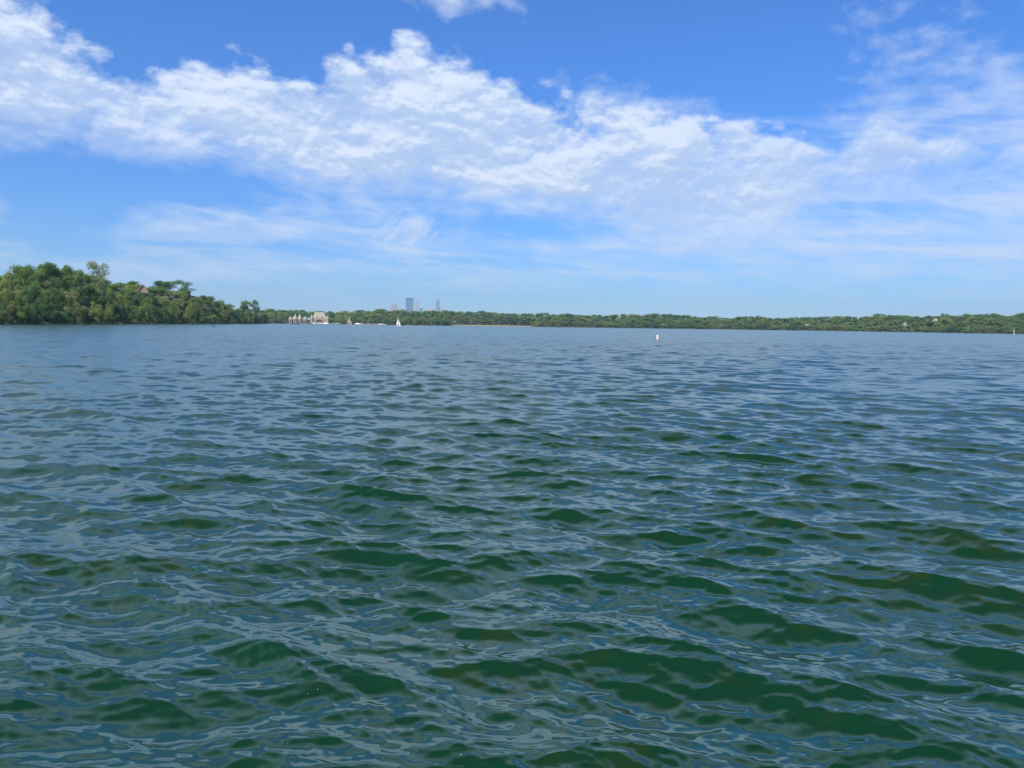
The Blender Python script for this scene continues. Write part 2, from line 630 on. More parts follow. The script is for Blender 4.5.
g = random.Random(21)
px = -12.0
while px < 262:                      # back row on the rise
    kind = g.choice(["broad", "broad", "oval", "oval"])
    colour = g.choice(["green", "green", "dark", "olive", "olive" if px > 150 else "green"])
    w = g.uniform(15, 23) * (1.0 if px < 130 else 0.85)
    t = g.uniform(55, 85) if px < 215 else g.uniform(22, 36)
    yt = HEAD_TOP(px) + g.uniform(0.5, 4.0 if px < 85 else 6.0)
    if 136 < px < 152: yt = max(yt, 292)
    plant_at(NEAR, kind, colour, px, t, yt, w, head_label(px, 2, kind, colour), HG)
    px += w * g.uniform(0.42, 0.58)
px = -12.0
while px < 263:                      # middle row
    kind = g.choice(["broad", "broad", "oval"])
    colour = g.choice(["green", "olive", "olive", "dark", "pale"])
    w = g.uniform(13, 21) * (1.0 if px < 130 else 0.8)
    yt = HEAD_MID(px) + g.uniform(-1.5, 7)
    t = g.uniform(16, 34) if px < 230 else g.uniform(10, 18)
    plant_at(NEAR, kind, colour, px, t, yt, w, head_label(px, 1, kind, colour), HG)
    px += w * g.uniform(0.40, 0.56)
px = -12.0
while px < 265:                      # bushes leaning over the water
    colour = g.choice(["green", "olive", "dark", "dark", "olive", "brown"])
    w = g.uniform(9, 17) * (1.0 if px < 160 else 0.75)
    hpx = g.uniform(9, 24) * (1.0 if px < 200 else 0.62)
    t = g.uniform(1.0, 6)
    base = yh(px) + CAM_Z * F / float(SHORE(az_of(px)))
    plant_at(NEAR, "bush", colour, px, t, base - hpx, w, head_label(px, 0, "bush", colour), "bushes along the headland shore")
    px += w * g.uniform(0.42, 0.62)

# far shore
FAR_TOP = curve([(262, 309), (272, 307.5), (285, 309.5), (300, 310), (318, 309.8), (330, 311), (345, 312), (358, 309.3), (385, 309), (397, 309.8), (430, 309.5), (460, 310), (500, 311.3), (530, 312.5), (560, 313.2),
                 (600, 314.2), (640, 314), (676, 313.6), (690, 315), (705, 316.4), (722, 316.0), (734, 317.3), (745, 315.8), (755, 316.6), (762, 314.8), (770, 317.2), (785, 317), (800, 317), (820, 317),
                 (840, 314.5), (852, 316.5), (870, 316.3), (880, 313.6), (892, 314.2), (912, 316), (930, 315.8), (944, 312.9), (955, 315.6), (968, 312.8), (985, 313.6), (995, 312.4), (1010, 315.6), (1024, 311.2), (1090, 311)])
STRETCH = [(290, "between headland tip and turreted pavilion"), (310, "behind the turreted pavilion"), (331, "behind the bandshell"), (350, "between the bandshell and the tan sail"),
           (374, "above the dock past the tan sail"), (399, "between the dock and the white sail"), (420, "below the blue glass tower"), (453, "below the grey stepped tower"), (490, "above the beach's skyline end"), (532, "above the beach's far half"),
           (575, "just beyond the sandy beach"), (635, "midway from beach to white buoy"), (680, "in line beyond the white buoy"), (724, "in the dip past the buoy"), (756, "just before the cream cottage"),
           (800, "around the cream cottage"), (838, "between cream cottage and grey house"), (880, "around the grey house"), (920, "around the pale shore house"), (960, "below the buff roof on the rise"),
           (1000, "on the rise past the buff roof"), (1200, "behind the white marker post")]


def far_label(px, row, kind, colour):
    where = next(s for lim, s in STRETCH if px < lim)
    if kind == "bush":
        return f"{WORD[colour]} far-shore bush {where}"
    return f"{WORD[colour]} {dict(broad='round', oval='upright')[kind]} {['', 'back-row', 'front-row'][row]} tree {where}"


FG = "trees of the far shore wood"
g = random.Random(5)
HOUSES_PX = [(904.5, 6), (786, 5), (808, 5)]
HOUSES_UP = [(935, 8, 320.8), (856, 8, 322.0), (922, 6, 321.3)]
nfar = 0
for row, (tmin, tmax, wa, wb, step) in {1: (45, 100, 10, 18, 0.74), 2: (12, 34, 9, 15, 0.74)}.items():
    px = 262.0
    while px < 1034:
        kind = g.choice(["broad", "broad", "oval"])
        colour = g.choice(["green", "olive", "olive", "green", "olive", "brown"] if row == 2 else ["green", "green", "olive", "green", "dark"])
        if row == 2 and 448 < px < 522 and g.random() < 0.6: colour = "brown"
        w = g.uniform(wa, wb)
        top = FAR_TOP(px)
        base = yh(px) + 1.4
        if row == 1:
            yt = top + g.uniform(-0.4, 1.4)
        else:
            yt = top + (base - top) * g.uniform(0.18, 0.50)
        skip = False
        if row == 2:
            for hp, hw, lim in HOUSES_UP:
                if abs(px - hp) < hw: yt = max(yt, lim)
        if row == 2:
            if 287 < px < 331: skip = True
            for hp, hw in HOUSES_PX:
                if abs(px - hp) < hw: skip = True
        if not skip:
            plant_at(FAR, kind, colour, px, g.uniform(tmin, tmax), yt, w, far_label(px, row, kind, colour), FG, hmin=5)
            nfar += 1
        px += w * step * g.uniform(0.55, 0.85)
px = 262.0
while px < 1034:                     # shore bushes
    colour = g.choice(["olive", "green", "dark", "brown"])
    w = g.uniform(7, 12)
    hpx = g.uniform(5, 8.5)
    ok = not (286 < px < 331 or 452 < px < 534)
    if ok:
        plant_at(FAR, "bush", colour, px, g.uniform(2, 7) + (4 if 452 < px < 534 else 0), yh(px) + 1.4 - hpx, w, far_label(px, 0, "bush", colour), "bushes along the far shore", hmin=2.5)
        nfar += 1
    px += w * g.uniform(0.66, 0.9)
print("far trees", nfar)


NUM = ["", "first", "second", "third", "fourth", "fifth", "sixth", "seventh", "eighth", "ninth"]
CNT = ["", "one", "two", "three", "four", "five", "six", "seven", "eight", "nine"]
same = {}
for lab, px, o in PLANTED:
    same.setdefault(lab, []).append((px, o))
for lab, members in same.items():
    m = len(members)
    if m == 1 or m > 9: continue
    members.sort(key=lambda t: t[0])
    for k, (px, o) in enumerate(members):
        o["label"] = lab + (f", leftmost of {CNT[m]}" if k == 0 else f", rightmost of {CNT[m]}" if k == m - 1 else f", {NUM[k + 1]} from left")


def make_woods():
    """the rest of the wood, seen only through gaps: one mass"""
    gg = np.random.default_rng(3)
    cos = []
    src = {}
    for key in (("broad", "green"), ("oval", "dark")):
        me = FAR[key][0]["crown"]
        a = np.empty(len(me.vertices) * 3, np.float32); me.vertices.foreach_get("co", a)
        a = a.reshape(-1, 4, 3)
        src[key] = a[gg.permutation(len(a))[:500]]
    keys = list(src)
    for px in np.concatenate([np.arange(-230, -16, 3.0), np.arange(264, 1230, 2.6)]):
        a = az_of(px)
        t = gg.uniform(28, 150)
        d = float(SHORE(a)) + t
        x, y = d * math.sin(a), d * math.cos(a)
        z = float(terrain(x, y))
        top = (FAR_TOP(px) if px > 0 else HEAD_TOP(max(px, -60)) + 4) + gg.uniform(1.0, 3.5)
        h = max(z_at(px, top, d) - z, 5)
        s = h / 16.0
        v = src[keys[gg.integers(2)]] * np.array([s * 1.15, s * 1.15, s]) + np.array([x, y, z])
        cos.append(v)
        if not 286 < px < 331:
            cos.append(src[keys[gg.integers(2)]] * np.array([s * 1.2, s * 1.2, s * 0.62]) + np.array([x + gg.uniform(-5, 5), y + gg.uniform(-5, 5), z - 1.2]))
    co = np.concatenate(cos).reshape(-1, 3)
    o = link("distant_woods", np_mesh("distant_woods", co, np.arange(len(co)).reshape(-1, 4), LEAF["dark"]))
    tag(o, "dense green woods filling the slopes behind the shore trees", "woods", kind="stuff")


make_woods()

# ------------------------------------------------------------------ buildings
CREAM = plain("cream_plaster", (0.31, 0.26, 0.20), 0.8, 0.12, 0.6)
CREAMROOF = plain("buff_shingle_roof", (0.34, 0.31, 0.25), 0.85, 0.18, 1.2)
ROSE = plain("rose_boards", (0.42, 0.24, 0.20), 0.8, 0.15, 0.8)
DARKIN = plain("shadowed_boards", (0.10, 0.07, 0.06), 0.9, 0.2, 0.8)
STONE = plain("grey_stone", (0.32, 0.30, 0.27), 0.9, 0.2, 0.8)
WHITE = plain("white_paint", (0.78, 0.77, 0.74), 0.5, 0.08, 1.0)
GLASS = plain("window_glass", (0.05, 0.07, 0.09), 0.08, 0.1, 0.4)
BRICK = plain("red_brick", (0.36, 0.23, 0.18), 0.85, 0.25, 2.0)
SLATE = plain("grey_slate", (0.16, 0.15, 0.15), 0.8, 0.2, 1.0)
TILE = plain("red_tile", (0.34, 0.22, 0.17), 0.8, 0.2, 1.0)


def facing(px, d):
    """rotation that turns a building's front (-Y side) towards the lake's middle"""
    return -az_of(px)


def shore_pos(px, t):
    a = az_of(px)
    d = float(SHORE(a)) + t
    return Vector((d * math.sin(a), d * math.cos(a), float(terrain(d * math.sin(a), d * math.cos(a))))), d


def turret(name_parent, x, y, r, wall_h, roof_h, z0=0.0):
    tb = MB().lathe([(r, z0 - 1), (r, z0 + wall_h)], 14, (x, y, 0)).build("turret", CREAM, name_parent)
    MB().lathe([(r * 1.22, z0 + wall_h - 0.1), (r * 1.18, z0 + wall_h + 0.15), (r * 0.62, z0 + wall_h + roof_h * 0.48), (r * 0.26, z0 + wall_h + roof_h * 0.8), (0.04, z0 + wall_h + roof_h)], 14, (x, y, 0)).build("turret_roof", CREAMROOF, tb)
    MB().bar((x, y, z0 + wall_h + roof_h - 0.1), (x, y, z0 + wall_h + roof_h + 0.9), 0.07, 0.03).build("finial", STONE, tb)
    return tb


def pavilion():
    p, d = shore_pos(297.5, 4)
    t = thing("pavilion", "cream lakeside pavilion with four pointed turrets, between the headland tip and the bandshell", "pavilion", p, facing(297.5, d))
    u = d / F
    w = 17 * u
    MB().box((0, 3, 1.1), (w * .92, 7, 4.2)).build("wall", CREAM, t)
    v = [(-w * .48, -0.9, 3.21), (w * .48, -0.9, 3.21), (w * .48, 6.9, 3.21), (-w * .48, 6.9, 3.21), (-w * .36, 3, 4.9), (w * .36, 3, 4.9)]
    MB().poly(v, [(0, 1, 5, 4), (1, 2, 5), (2, 3, 4, 5), (3, 0, 4), (3, 2, 1, 0)]).build("roof", CREAMROOF, t)
    MB().box((0, -2.1, 2.75), (w * .9, 3.0, 0.22)).build("porch_roof", ROSE, t)
    for i in range(9):
        MB().bar((-w * .42 + i * w * .105, -3.3, -0.8), (-w * .42 + i * w * .105, -3.3, 2.64), 0.14).build("porch_post", WHITE, t)
    for i in range(8):
        x = -w * .40 + (i + .5) * w * .1
        f = MB().box((x, -0.53, 1.25), (1.25, 0.12, 1.7)).build("window", WHITE, t)
        MB().box((x, -0.60, 1.25), (1.0, 0.06, 1.45)).build("pane", GLASS, f)
    for px, yt, rr in ((291, 316.0, 1.7), (295.5, 313.6, 2.3), (299.7, 313.8, 2.15), (304.8, 316.0, 1.8)):
        top = z_at(px, yt, d) - p.z
        x = (px - 297.5) * u
        rh = top * (0.55 if rr > 2 else 0.45)
        turret(t, x, -0.4, rr, top - rh, rh)


def bandshell():
    p, d = shore_pos(319.5, 5)
    t = thing("bandshell", "pale bandshell with steep hipped roof, rose arched stage and corner turrets by the water", "bandshell", p, facing(319.5, d))
    u = d / F
    hw = 6.6 * u
    H = z_at(319.5, 312.0, d) - p.z
    MB().box((0, 4.6, 1.7), (hw * 2, 6.4, 5.4)).build("wall", ROSE, t)
    # stage arch: a half-round opening with rose surround
    seg = 18
    vs, fs = [], []
    ro, ri = hw * 0.80, hw * 0.58
    for i in range(seg + 1):
        a = math.pi * i / seg
        for r_, y_ in ((ro, 0.6), (ri, 0.6), (ri, 1.4), (ro, 1.4)):
            vs.append((r_ * math.cos(a), y_, 0.5 + r_ * 0.88 * math.sin(a)))
    for i in range(seg):
        for k in range(4):
            fs.append((i * 4 + k, i * 4 + (k + 1) % 4, i * 4 + 4 + (k + 1) % 4, i * 4 + 4 + k))
    MB().poly(vs, fs).build("stage_arch", CREAM, t)
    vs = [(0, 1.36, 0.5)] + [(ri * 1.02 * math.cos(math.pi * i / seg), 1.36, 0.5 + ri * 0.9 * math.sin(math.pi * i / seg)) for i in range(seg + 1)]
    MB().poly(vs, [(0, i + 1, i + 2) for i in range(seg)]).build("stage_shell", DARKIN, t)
    MB().box((0, -0.6, 0.2), (hw * 1.9, 4.0, 1.0)).build("stage_floor", WHITE, t)
    # roof: steep hip with a flat ridge
    e = 4.3
    v = [(-hw * 1.06, 0.9, e), (hw * 1.06, 0.9, e), (hw * 1.06, 8.2, e), (-hw * 1.06, 8.2, e),
         (-hw * .66, 3.7, H), (hw * .66, 3.7, H), (hw * .66, 5.4, H), (-hw * .66, 5.4, H)]
    rf = MB().poly(v, [(0, 1, 5, 4), (1, 2, 6, 5), (2, 3, 7, 6), (3, 0, 4, 7), (4, 5, 6, 7), (3, 2, 1, 0)]).build("roof", CREAMROOF, t)
    for x in (-hw * .36, hw * .36):
        dm = MB().box((x, 1.55, e + 1.5), (1.7, 1.5, 1.8)).build("dormer", CREAM, rf)
        MB().poly([(x - 1.05, .6, e + 2.4), (x + 1.05, .6, e + 2.4), (x, .6, e + 3.7), (x - 1.05, 3.2, e + 2.4), (x + 1.05, 3.2, e + 2.4), (x, 3.2, e + 3.7)],
                  [(0, 1, 2), (3, 5, 4), (0, 2, 5, 3), (1, 4, 5, 2), (0, 3, 4, 1)]).build("dormer_roof", CREAMROOF, rf)
    for s, px, yt in ((-1, 312.4, 314.6), (1, 327.2, 315.2)):
        top = z_at(px, yt, d) - p.z
        turret(t, (px - 319.5) * u, 1.0, 1.45, top * .62, top * .38)


pavilion()
bandshell()


def house(label, px, t, ytop, wpx, wall, roof, gable_front=True, depth=9.0, name="house", storeys=2):
    p, d = shore_pos(px, t)
    o = thing(name, label, "house", p, facing(px, d))
    w = wpx * d / F
    H = z_at(px, ytop, d) - p.z
    e = H * 0.66
    hw = w / 2
    if gable_front:
        v = [(-hw, 0, -1), (hw, 0, -1), (hw, depth, -1), (-hw, depth, -1), (-hw, 0, e), (hw, 0, e), (hw, depth, e), (-hw, depth, e), (0, 0, H - .12), (0, depth, H - .12)]
        MB().poly(v, [(0, 1, 5, 8, 4), (3, 7, 9, 6, 2), (0, 4, 7, 3), (1, 2, 6, 5), (4, 8, 9, 7), (8, 5, 6, 9), (0, 3, 2, 1)]).build("wall", wall, o)
        oh = 0.5
        sl = (H - e) / hw
        v = [(-hw - oh, -oh, e - oh * sl), (0, -oh, H), (hw + oh, -oh, e - oh * sl), (-hw - oh, depth + oh, e - oh * sl), (0, depth + oh, H), (hw + oh, depth + oh, e - oh * sl)]
        v2 = [(x, y, z + 0.22) for x, y, z in v]
        rf = MB().poly(v + v2, [(6, 7, 10, 9), (7, 8, 11, 10), (0, 3, 4, 1), (1, 4, 5, 2), (0, 1, 7, 6), (1, 2, 8, 7), (3, 9, 10, 4), (4, 10, 11, 5), (0, 6, 9, 3), (2, 5, 11, 8)]).build("roof", roof, o)
    else:
        MB().box((0, depth / 2, e / 2 - .5), (w, depth, e + 1)).build("wall", wall, o)
        oh = 0.6
        v = [(-hw - oh, -oh, e + .003), (hw + oh, -oh, e + .003), (hw + oh, depth + oh, e + .003), (-hw - oh, depth + oh, e + .003), (-hw * .6, depth / 2, H), (hw * .6, depth / 2, H)]
        rf = MB().poly(v, [(0, 1, 5, 4), (1, 2, 5), (2, 3, 4, 5), (3, 0, 4), (3, 2, 1, 0)]).build("roof", roof, o)
    MB().box((hw * .45, depth * .55, H - (H - e) * .45 + .35), (0.7, 0.7, 1.7)).build("chimney", BRICK if wall is BRICK else STONE, rf)
    n = 3 if w > 7 else 2
    for s in range(storeys):
        zc = e * (0.26 + 0.46 * s) + .2
        for i in range(n):
            x = (i - (n - 1) / 2) * w / (n + .3)
            f = MB().box((x, -0.04, zc), (1.3, 0.14, 1.6)).build("window", WHITE, o)
            MB().box((x, -0.12, zc), (1.05, 0.06, 1.35)).build("pane", GLASS, f)
    return o


# the hillside house on the headland
house("reddish brick gabled house half hidden among trees on the headland hill", 143.5, 62, 284.6, 8.5, BRICK, TILE, True)
house("pale gabled house at the far shore among trees, the largest pale house there", 904.5, 16, 321.3, 4.2, CREAM, SLATE, True)
house("buff-roofed house on the rise, uphill from the pale gabled shore house", 935, 44, 318.4, 3.8, CREAM, CREAMROOF, False)
house("small cottage between the pale gabled shore house and the buff-roofed house uphill", 922, 48, 318.6, 3.0, CREAM, CREAMROOF, True)
house("grey hipped house low among trees beyond the cream cottage", 856, 50, 319.5, 5.0, plain("grey_siding", (0.42, 0.40, 0.40), 0.8), SLATE, False)
house("cream cottage low among trees where the line of houses begins", 786, 14, 323.2, 6.0, CREAM, CREAMROOF, True, storeys=1)
house("pale beige hipped bungalow just beyond the cream cottage", 808, 14, 324.0, 5.5, plain("beige_siding", (0.52, 0.45, 0.36), 0.8), TILE, False, storeys=1)


# downtown towers, kilometres off
def tower_mat(name, wallc, glassc, floor_h=4.0, bay=3.0, frac=0.55):
    m, nt, bs, out = nodes_of(name)
    L = nt.links.new
    tc = N(nt, "ShaderNodeTexCoord")
    sx = N(nt, "ShaderNodeSeparateXYZ"); L(tc.outputs["Object"], sx.inputs[0])
    dz = N(nt, "ShaderNodeMath", operation='DIVIDE'); L(sx.outputs["Z"], dz.inputs[0]); dz.inputs[1].default_value = floor_h
    fz = N(nt, "ShaderNodeMath", operation='FRACT'); L(dz.outputs[0], fz.inputs[0])
    gz = N(nt, "ShaderNodeMath", operation='LESS_THAN'); L(fz.outputs[0], gz.inputs[0]); gz.inputs[1].default_value = frac
    sm = N(nt, "ShaderNodeMath", operation='ADD'); L(sx.outputs["X"], sm.inputs[0]); L(sx.outputs["Y"], sm.inputs[1])
    dx = N(nt, "ShaderNodeMath", operation='DIVIDE'); L(sm.outputs[0], dx.inputs[0]); dx.inputs[1].default_value = bay
    fx = N(nt, "ShaderNodeMath", operation='FRACT'); L(dx.outputs[0], fx.inputs[0])
    gx = N(nt, "ShaderNodeMath", operation='LESS_THAN'); L(fx.outputs[0], gx.inputs[0]); gx.inputs[1].default_value = 0.72
    mu = N(nt, "ShaderNodeMath", operation='MULTIPLY'); L(gz.outputs[0], mu.inputs[0]); L(gx.outputs[0], mu.inputs[1])
    mx = N(nt, "ShaderNodeMix", data_type='RGBA')
    mx.inputs["A"].default_value = (*wallc, 1); mx.inputs["B"].default_value = (*glassc, 1)
    L(mu.outputs[0], mx.inputs["Factor"]); L(mx.outputs["Result"], bs.inputs["Base Color"])
    rg = N(nt, "ShaderNodeMapRange"); rg.inputs["To Min"].default_value = 0.7; rg.inputs["To Max"].default_value = 0.15
    L(mu.outputs[0], rg.inputs["Value"]); L(rg.outputs["Result"], bs.inputs["Roughness"])
    return m


TD = 6500.0
U = TD / F


def tower(label, pxl, pxr, ytop, mat, extra=None, dd=0.0, depth=None, ytop2=None, crown=None):
    pc = (pxl + pxr) / 2
    d = TD + dd
    u = d / F
    pos = ground_at(pc, d)
    pos.z = float(terrain(pos.x, pos.y)) - 1
    t = thing("office_tower", label, "tower", pos, -az_of(pc), "office towers of the far skyline")
    w = (pxr - pxl) * u
    H = z_at(pc, ytop, d) - pos.z
    dp = depth or w * 0.8
    body_h = H - (crown[0] if crown else 0)
    MB().box((0, 0, body_h / 2), (w, dp, body_h), bevel=0.4).build("shaft", mat, t)
    if crown:
        ch, cw, cm = crown
        MB().box((0, 0, H - ch / 2 + .2), (w * cw, dp * cw, ch), bevel=0.4).build("mechanical_crown", cm, t)
    if extra:
        extra(t, w, dp, H, u)
    return t


BLUEGL = tower_mat("blue_glass_wall", (0.10, 0.17, 0.24), (0.06, 0.14, 0.22), 4.0, 3.0, 0.7)
DKCROWN = plain("dark_louvres", (0.045, 0.075, 0.10), 0.5, 0.1, 0.05)
PINKW = tower_mat("rose_granite_wall", (0.46, 0.33, 0.33), (0.20, 0.17, 0.19), 4.0, 3.0, 0.5)
PALEW = tower_mat("pale_stone_wall", (0.55, 0.50, 0.48), (0.25, 0.25, 0.28), 4.0, 3.0, 0.45)
GREYW = tower_mat("grey_blue_wall", (0.26, 0.29, 0.33), (0.10, 0.14, 0.20), 4.0, 3.0, 0.6)
TEALW = tower_mat("teal_glass_wall", (0.12, 0.20, 0.21), (0.07, 0.13, 0.15), 4.0, 3.0, 0.6)

tower("broad rose granite tower, the first of the skyline from the white sail side", 390.6, 397.8, 304.0, PINKW, dd=-300, crown=(14, 0.72, PINKW),
      extra=lambda t, w, dp, H, u: MB().box((-w * .62, 0, H * .40), (w * .22, dp * .8, H * .80)).build("side_wing", PALEW, t))
tower("tallest blue glass tower of the skyline with a dark band at its top", 405.8, 413.3, 298.2, BLUEGL, crown=(20, 1.0, DKCROWN))
tower("slim pale rose tower close beside the tallest blue glass tower", 413.9, 416.2, 303.2, PALEW, dd=200)
tower("narrow darker slab with slanted top behind the slim pale rose tower", 416.5, 418.4, 299.8, PINKW, dd=500,
      extra=lambda t, w, dp, H, u: MB().poly([(-w / 2, -dp / 2, H + .1), (w / 2, -dp / 2, H + .1), (w / 2, dp / 2, H + .1), (-w / 2, dp / 2, H + .1), (-w / 2, -dp / 2, H + 12), (-w / 2, dp / 2, H + 12)],
                                             [(0, 1, 4), (3, 5, 2), (0, 4, 5, 3), (4, 1, 2, 5), (0, 3, 2, 1)]).build("slanted_top", PINKW, t))
tower("low dark teal block just above the treetops between the two tall groups", 419.4, 422.8, 308.2, TEALW, dd=-400)
tower("long low pale rose block beside the grey stepped tower", 424.6, 431.6, 309.0, PALEW, dd=-100)
tower("grey blue stepped tower standing apart, the last tall one of the skyline", 435.6, 439.8, 300.0, GREYW, crown=(16, 0.8, GREYW),
      extra=lambda t, w, dp, H, u: (MB().box((-w * .66, 0, H * .41), (w * .30, dp * .8, H * .82)).build("lower_wing", PALEW, t),
                                    MB().box((w * .60, 0, H * .36), (w * .20, dp * .8, H * .72)).build("lower_wing", PALEW, t),
                                    MB().bar((0, 0, H), (0, 0, H + 26), 1.0, .4).build("antenna", DKCROWN, t)))
tower("small teal block peeping over trees between rose granite and blue glass towers", 401.2, 403.6, 308.6, TEALW, dd=-500)

# ------------------------------------------------------------------ boats
HULLW = plain("white_gelcoat", (0.44, 0.44, 0.43), 0.25, 0.05, 1.0)
HULLD = plain("dark_navy_hull", (0.03, 0.04, 0.07), 0.3, 0.1, 1.0)
SAILW = plain("white_sailcloth", (0.82, 0.82, 0.80), 0.7, 0.05, 0.8)
SAILT = plain("tan_sailcloth", (0.58, 0.49, 0.38), 0.7, 0.06, 0.8)
ALU = plain("aluminium_spar", (0.55, 0.56, 0.58), 0.35, 0.05, 1.0, 0.8)
WOOD = plain("weathered_planks", (0.30, 0.26, 0.21), 0.85, 0.2, 2.0)


def hull_part(parent, L, B, H, mat, name="hull"):
    """lofted open hull with sheer, along +X; deck closed a little below the gunwale"""
    n = 12
    vs, fs = [], []
    for i in range(n + 1):
        s = i / n
        b = B / 2 * (0.80 + 0.20 * math.sin(math.pi * min(s * 1.4, 1))) if s < 0.5 else B / 2 * math.cos((s - 0.5) * math.pi) ** 0.6 if s < 1 else 0.02
        b = max(b, 0.02)
        sh = H * (1 + 0.25 * s * s)
        x = -L / 2 + L * s
        for y, z in ((-b, sh), (-b * .85, 0.1 * H), (0, -0.35 * H * (1 - s * 0.6)), (b * .85, 0.1 * H), (b, sh), (b * .9, sh - .06), (-b * .9, sh - .06)):
            vs.append((x, y, z))
    for i in range(n):
        for k in range(7):
            fs.append((i * 7 + k, i * 7 + (k + 1) % 7, i * 7 + 7 + (k + 1) % 7, i * 7 + 7 + k))
    fs.append(tuple(range(7)))
    fs.append(tuple(n * 7 + k for k in reversed(range(7))))
    return MB().poly(vs, fs).build(name, mat, parent, True)


def sail_part(parent, tack, head, clew, belly, mat, name):
    n = 9
    T, Hd, Cw = Vector(tack), Vector(head), Vector(clew)
    vs, fs, idx = [], [], {}
    for i in range(n + 1):
        for j in range(n + 1 - i):
            a, b = i / n, j / n
            c = 1 - a - b
            p = T * c + Hd * a + Cw * b
            p += Vector((0.10 * (1 - c) * a * b * 4, belly * 4 * (a * b + b * c * .5 + a * c * .5), 0))
            idx[i, j] = len(vs); vs.append(p)
    for i in range(n):
        for j in range(n - i):
            fs.append((idx[i, j], idx[i + 1, j], idx[i, j + 1]))
            if j < n - i - 1: fs.append((idx[i + 1, j], idx[i + 1, j + 1], idx[i, j + 1]))
    o = MB().poly(vs, fs).build(name, mat, parent, True)
    so = o.modifiers.new("cloth", 'SOLIDIFY'); so.thickness = 0.015
    return o


def sailboat(label, px, dist, L, mast, rz, sail=None, jib=True, hull=HULLW, group=None, heel=0.0):
    p = ground_at(px, dist)
    t = thing("sailboat", label, "sailboat", (p.x, p.y, 0.03), -az_of(px) + rz, group)
    t.rotation_euler = (heel, 0, -az_of(px) + rz)
    hull_part(t, L, L * .34, L * .10, hull)
    d = L * .12
    MB().box((L * .12, 0, d + .08), (L * .32, L * .2, .22), bevel=.05).build("cabin", HULLW, t)
    MB().bar((L * .08, 0, 0), (L * .08, 0, mast), .06, .04).build("mast", ALU, t)
    MB().bar((L * .07, 0, mast * .16), (-L * .42, 0, mast * .15), .05).build("boom", ALU, t)
    if sail:
        sail_part(t, (L * .065, 0, mast * .17), (L * .075, 0, mast * .98), (-L * .41, 0, mast * .16), .22, sail, "mainsail")
        if jib:
            sail_part(t, (L * .47, 0, L * .14), (L * .10, 0, mast * .84), (L * .12, .1, L * .16), .18, sail, "jib")
    else:
        MB().bar((L * .05, 0, mast * .175), (-L * .38, 0, mast * .165), .13, .10).build("furled_sail", SAILW, t)
    return t


def motorboat(label, px, dist, L, rz, hull, group=None, cover=None):
    p = ground_at(px, dist)
    t = thing("motorboat", label, "motorboat", (p.x, p.y, 0.05), -az_of(px) + rz, group)
    hull_part(t, L, L * .36, L * .12, hull)
    z = L * .13
    if cover:
        MB().poly([(-L * .42, -L * .15, z), (L * .3, -L * .14, z), (L * .3, L * .14, z), (-L * .42, L * .15, z), (-L * .3, 0, z + .55), (L * .2, 0, z + .6)],
                  [(0, 1, 5, 4), (1, 2, 5), (2, 3, 4, 5), (3, 0, 4), (3, 2, 1, 0)]).build("canvas_cover", cover, t)
    else:
        MB().box((L * .06, 0, z + .2), (L * .28, L * .24, .55), bevel=.08).build("console", HULLW, t)
        MB().poly([(L * .18, -L * .13, z + .45), (L * .18, L * .13, z + .45), (L * .10, L * .11, z + .95), (L * .10, -L * .11, z + .95), (L * .15, -L * .13, z + .45), (L * .15, L * .13, z + .45), (L * .08, L * .11, z + .95), (L * .08, -L * .11, z + .95)],
                  [(0, 1, 2, 3), (7, 6, 5, 4), (0, 4, 5, 1), (1, 5, 6, 2), (2, 6, 7, 3), (3, 7, 4, 0)]).build("windscreen", GLASS, t)
    MB().box((-L * .53, 0, z * .9), (.35, .4, .9), bevel=.08).build("outboard_motor", HULLD, t)
    return t


sailboat("tall white sail dinghy sailing alone on open water before the skyline", 398.2, 420, 3.6, 5.2, R(-38), SAILW, True, heel=R(5))
sailboat("small sailboat with a tan triangular sail off the bandshell shore", 349.3, 585, 4.6, 6.2, R(24), SAILT, True)
BG = "bare-masted boats moored off the bandshell"
sailboat("moored sailboat with bare mast and furled sail nearest the bandshell", 337.6, 735, 6.0, 7.5, R(14), None, group=BG)
sailboat("moored sailboat with bare mast just past the tan sail", 362.3, 705, 6.0, 8.0, R(8), None, group=BG)
sailboat("white hulled sailboat with bare mast at the end of the dock", 382.4, 640, 6.6, 7.6, R(-6), None, group=BG)
sailboat("moored sailboat with bare mast between dock and tan sail's neighbour", 368.6, 745, 5.4, 7.0, R(30), None, group=BG)
motorboat("dark long motorboat lying in front of the turreted pavilion", 295.4, 640, 6.2, R(3), HULLD)
motorboat("white motorboat moored directly in front of the bandshell stage", 315.6, 735, 6.0, R(5), HULLW, "white boats off the bandshell")
motorboat("white boat under a pale canvas cover in front of the bandshell's outer turret", 326.6, 725, 5.6, R(-10), HULLW, "white boats off the bandshell", SAILW)
motorboat("small white boat between the bandshell and its nearest bare mast", 332.6, 700, 4.8, R(12), HULLW, "white boats off the bandshell")
motorboat("white covered boat between the tan sail and the dock", 357.8, 735, 6.0, R(-5), HULLW, None, SAILW)


def dock():
    p, d = shore_pos(374.5, -26)
    t = thing("dock", "long low timber dock with pale posts past the tan sail", "dock", (p.x, p.y, 0), -az_of(374.5))
    w = 11 * d / F
    MB().box((0, 0, .75), (w, 2.2, .18)).box((0, 12, .75), (2.0, 21.6, .176)).build("deck", WOOD, t)
    for i in range(9):
        x = -w / 2 + .3 + i * (w - .6) / 8
        MB().bar((x, -1.18, -2.2), (x, -1.18, 1.7), .12).build("post", WHITE, t)
    MB().box((0, -1.14, .60), (w, .07, .3)).build("fascia", WOOD, t)


dock()


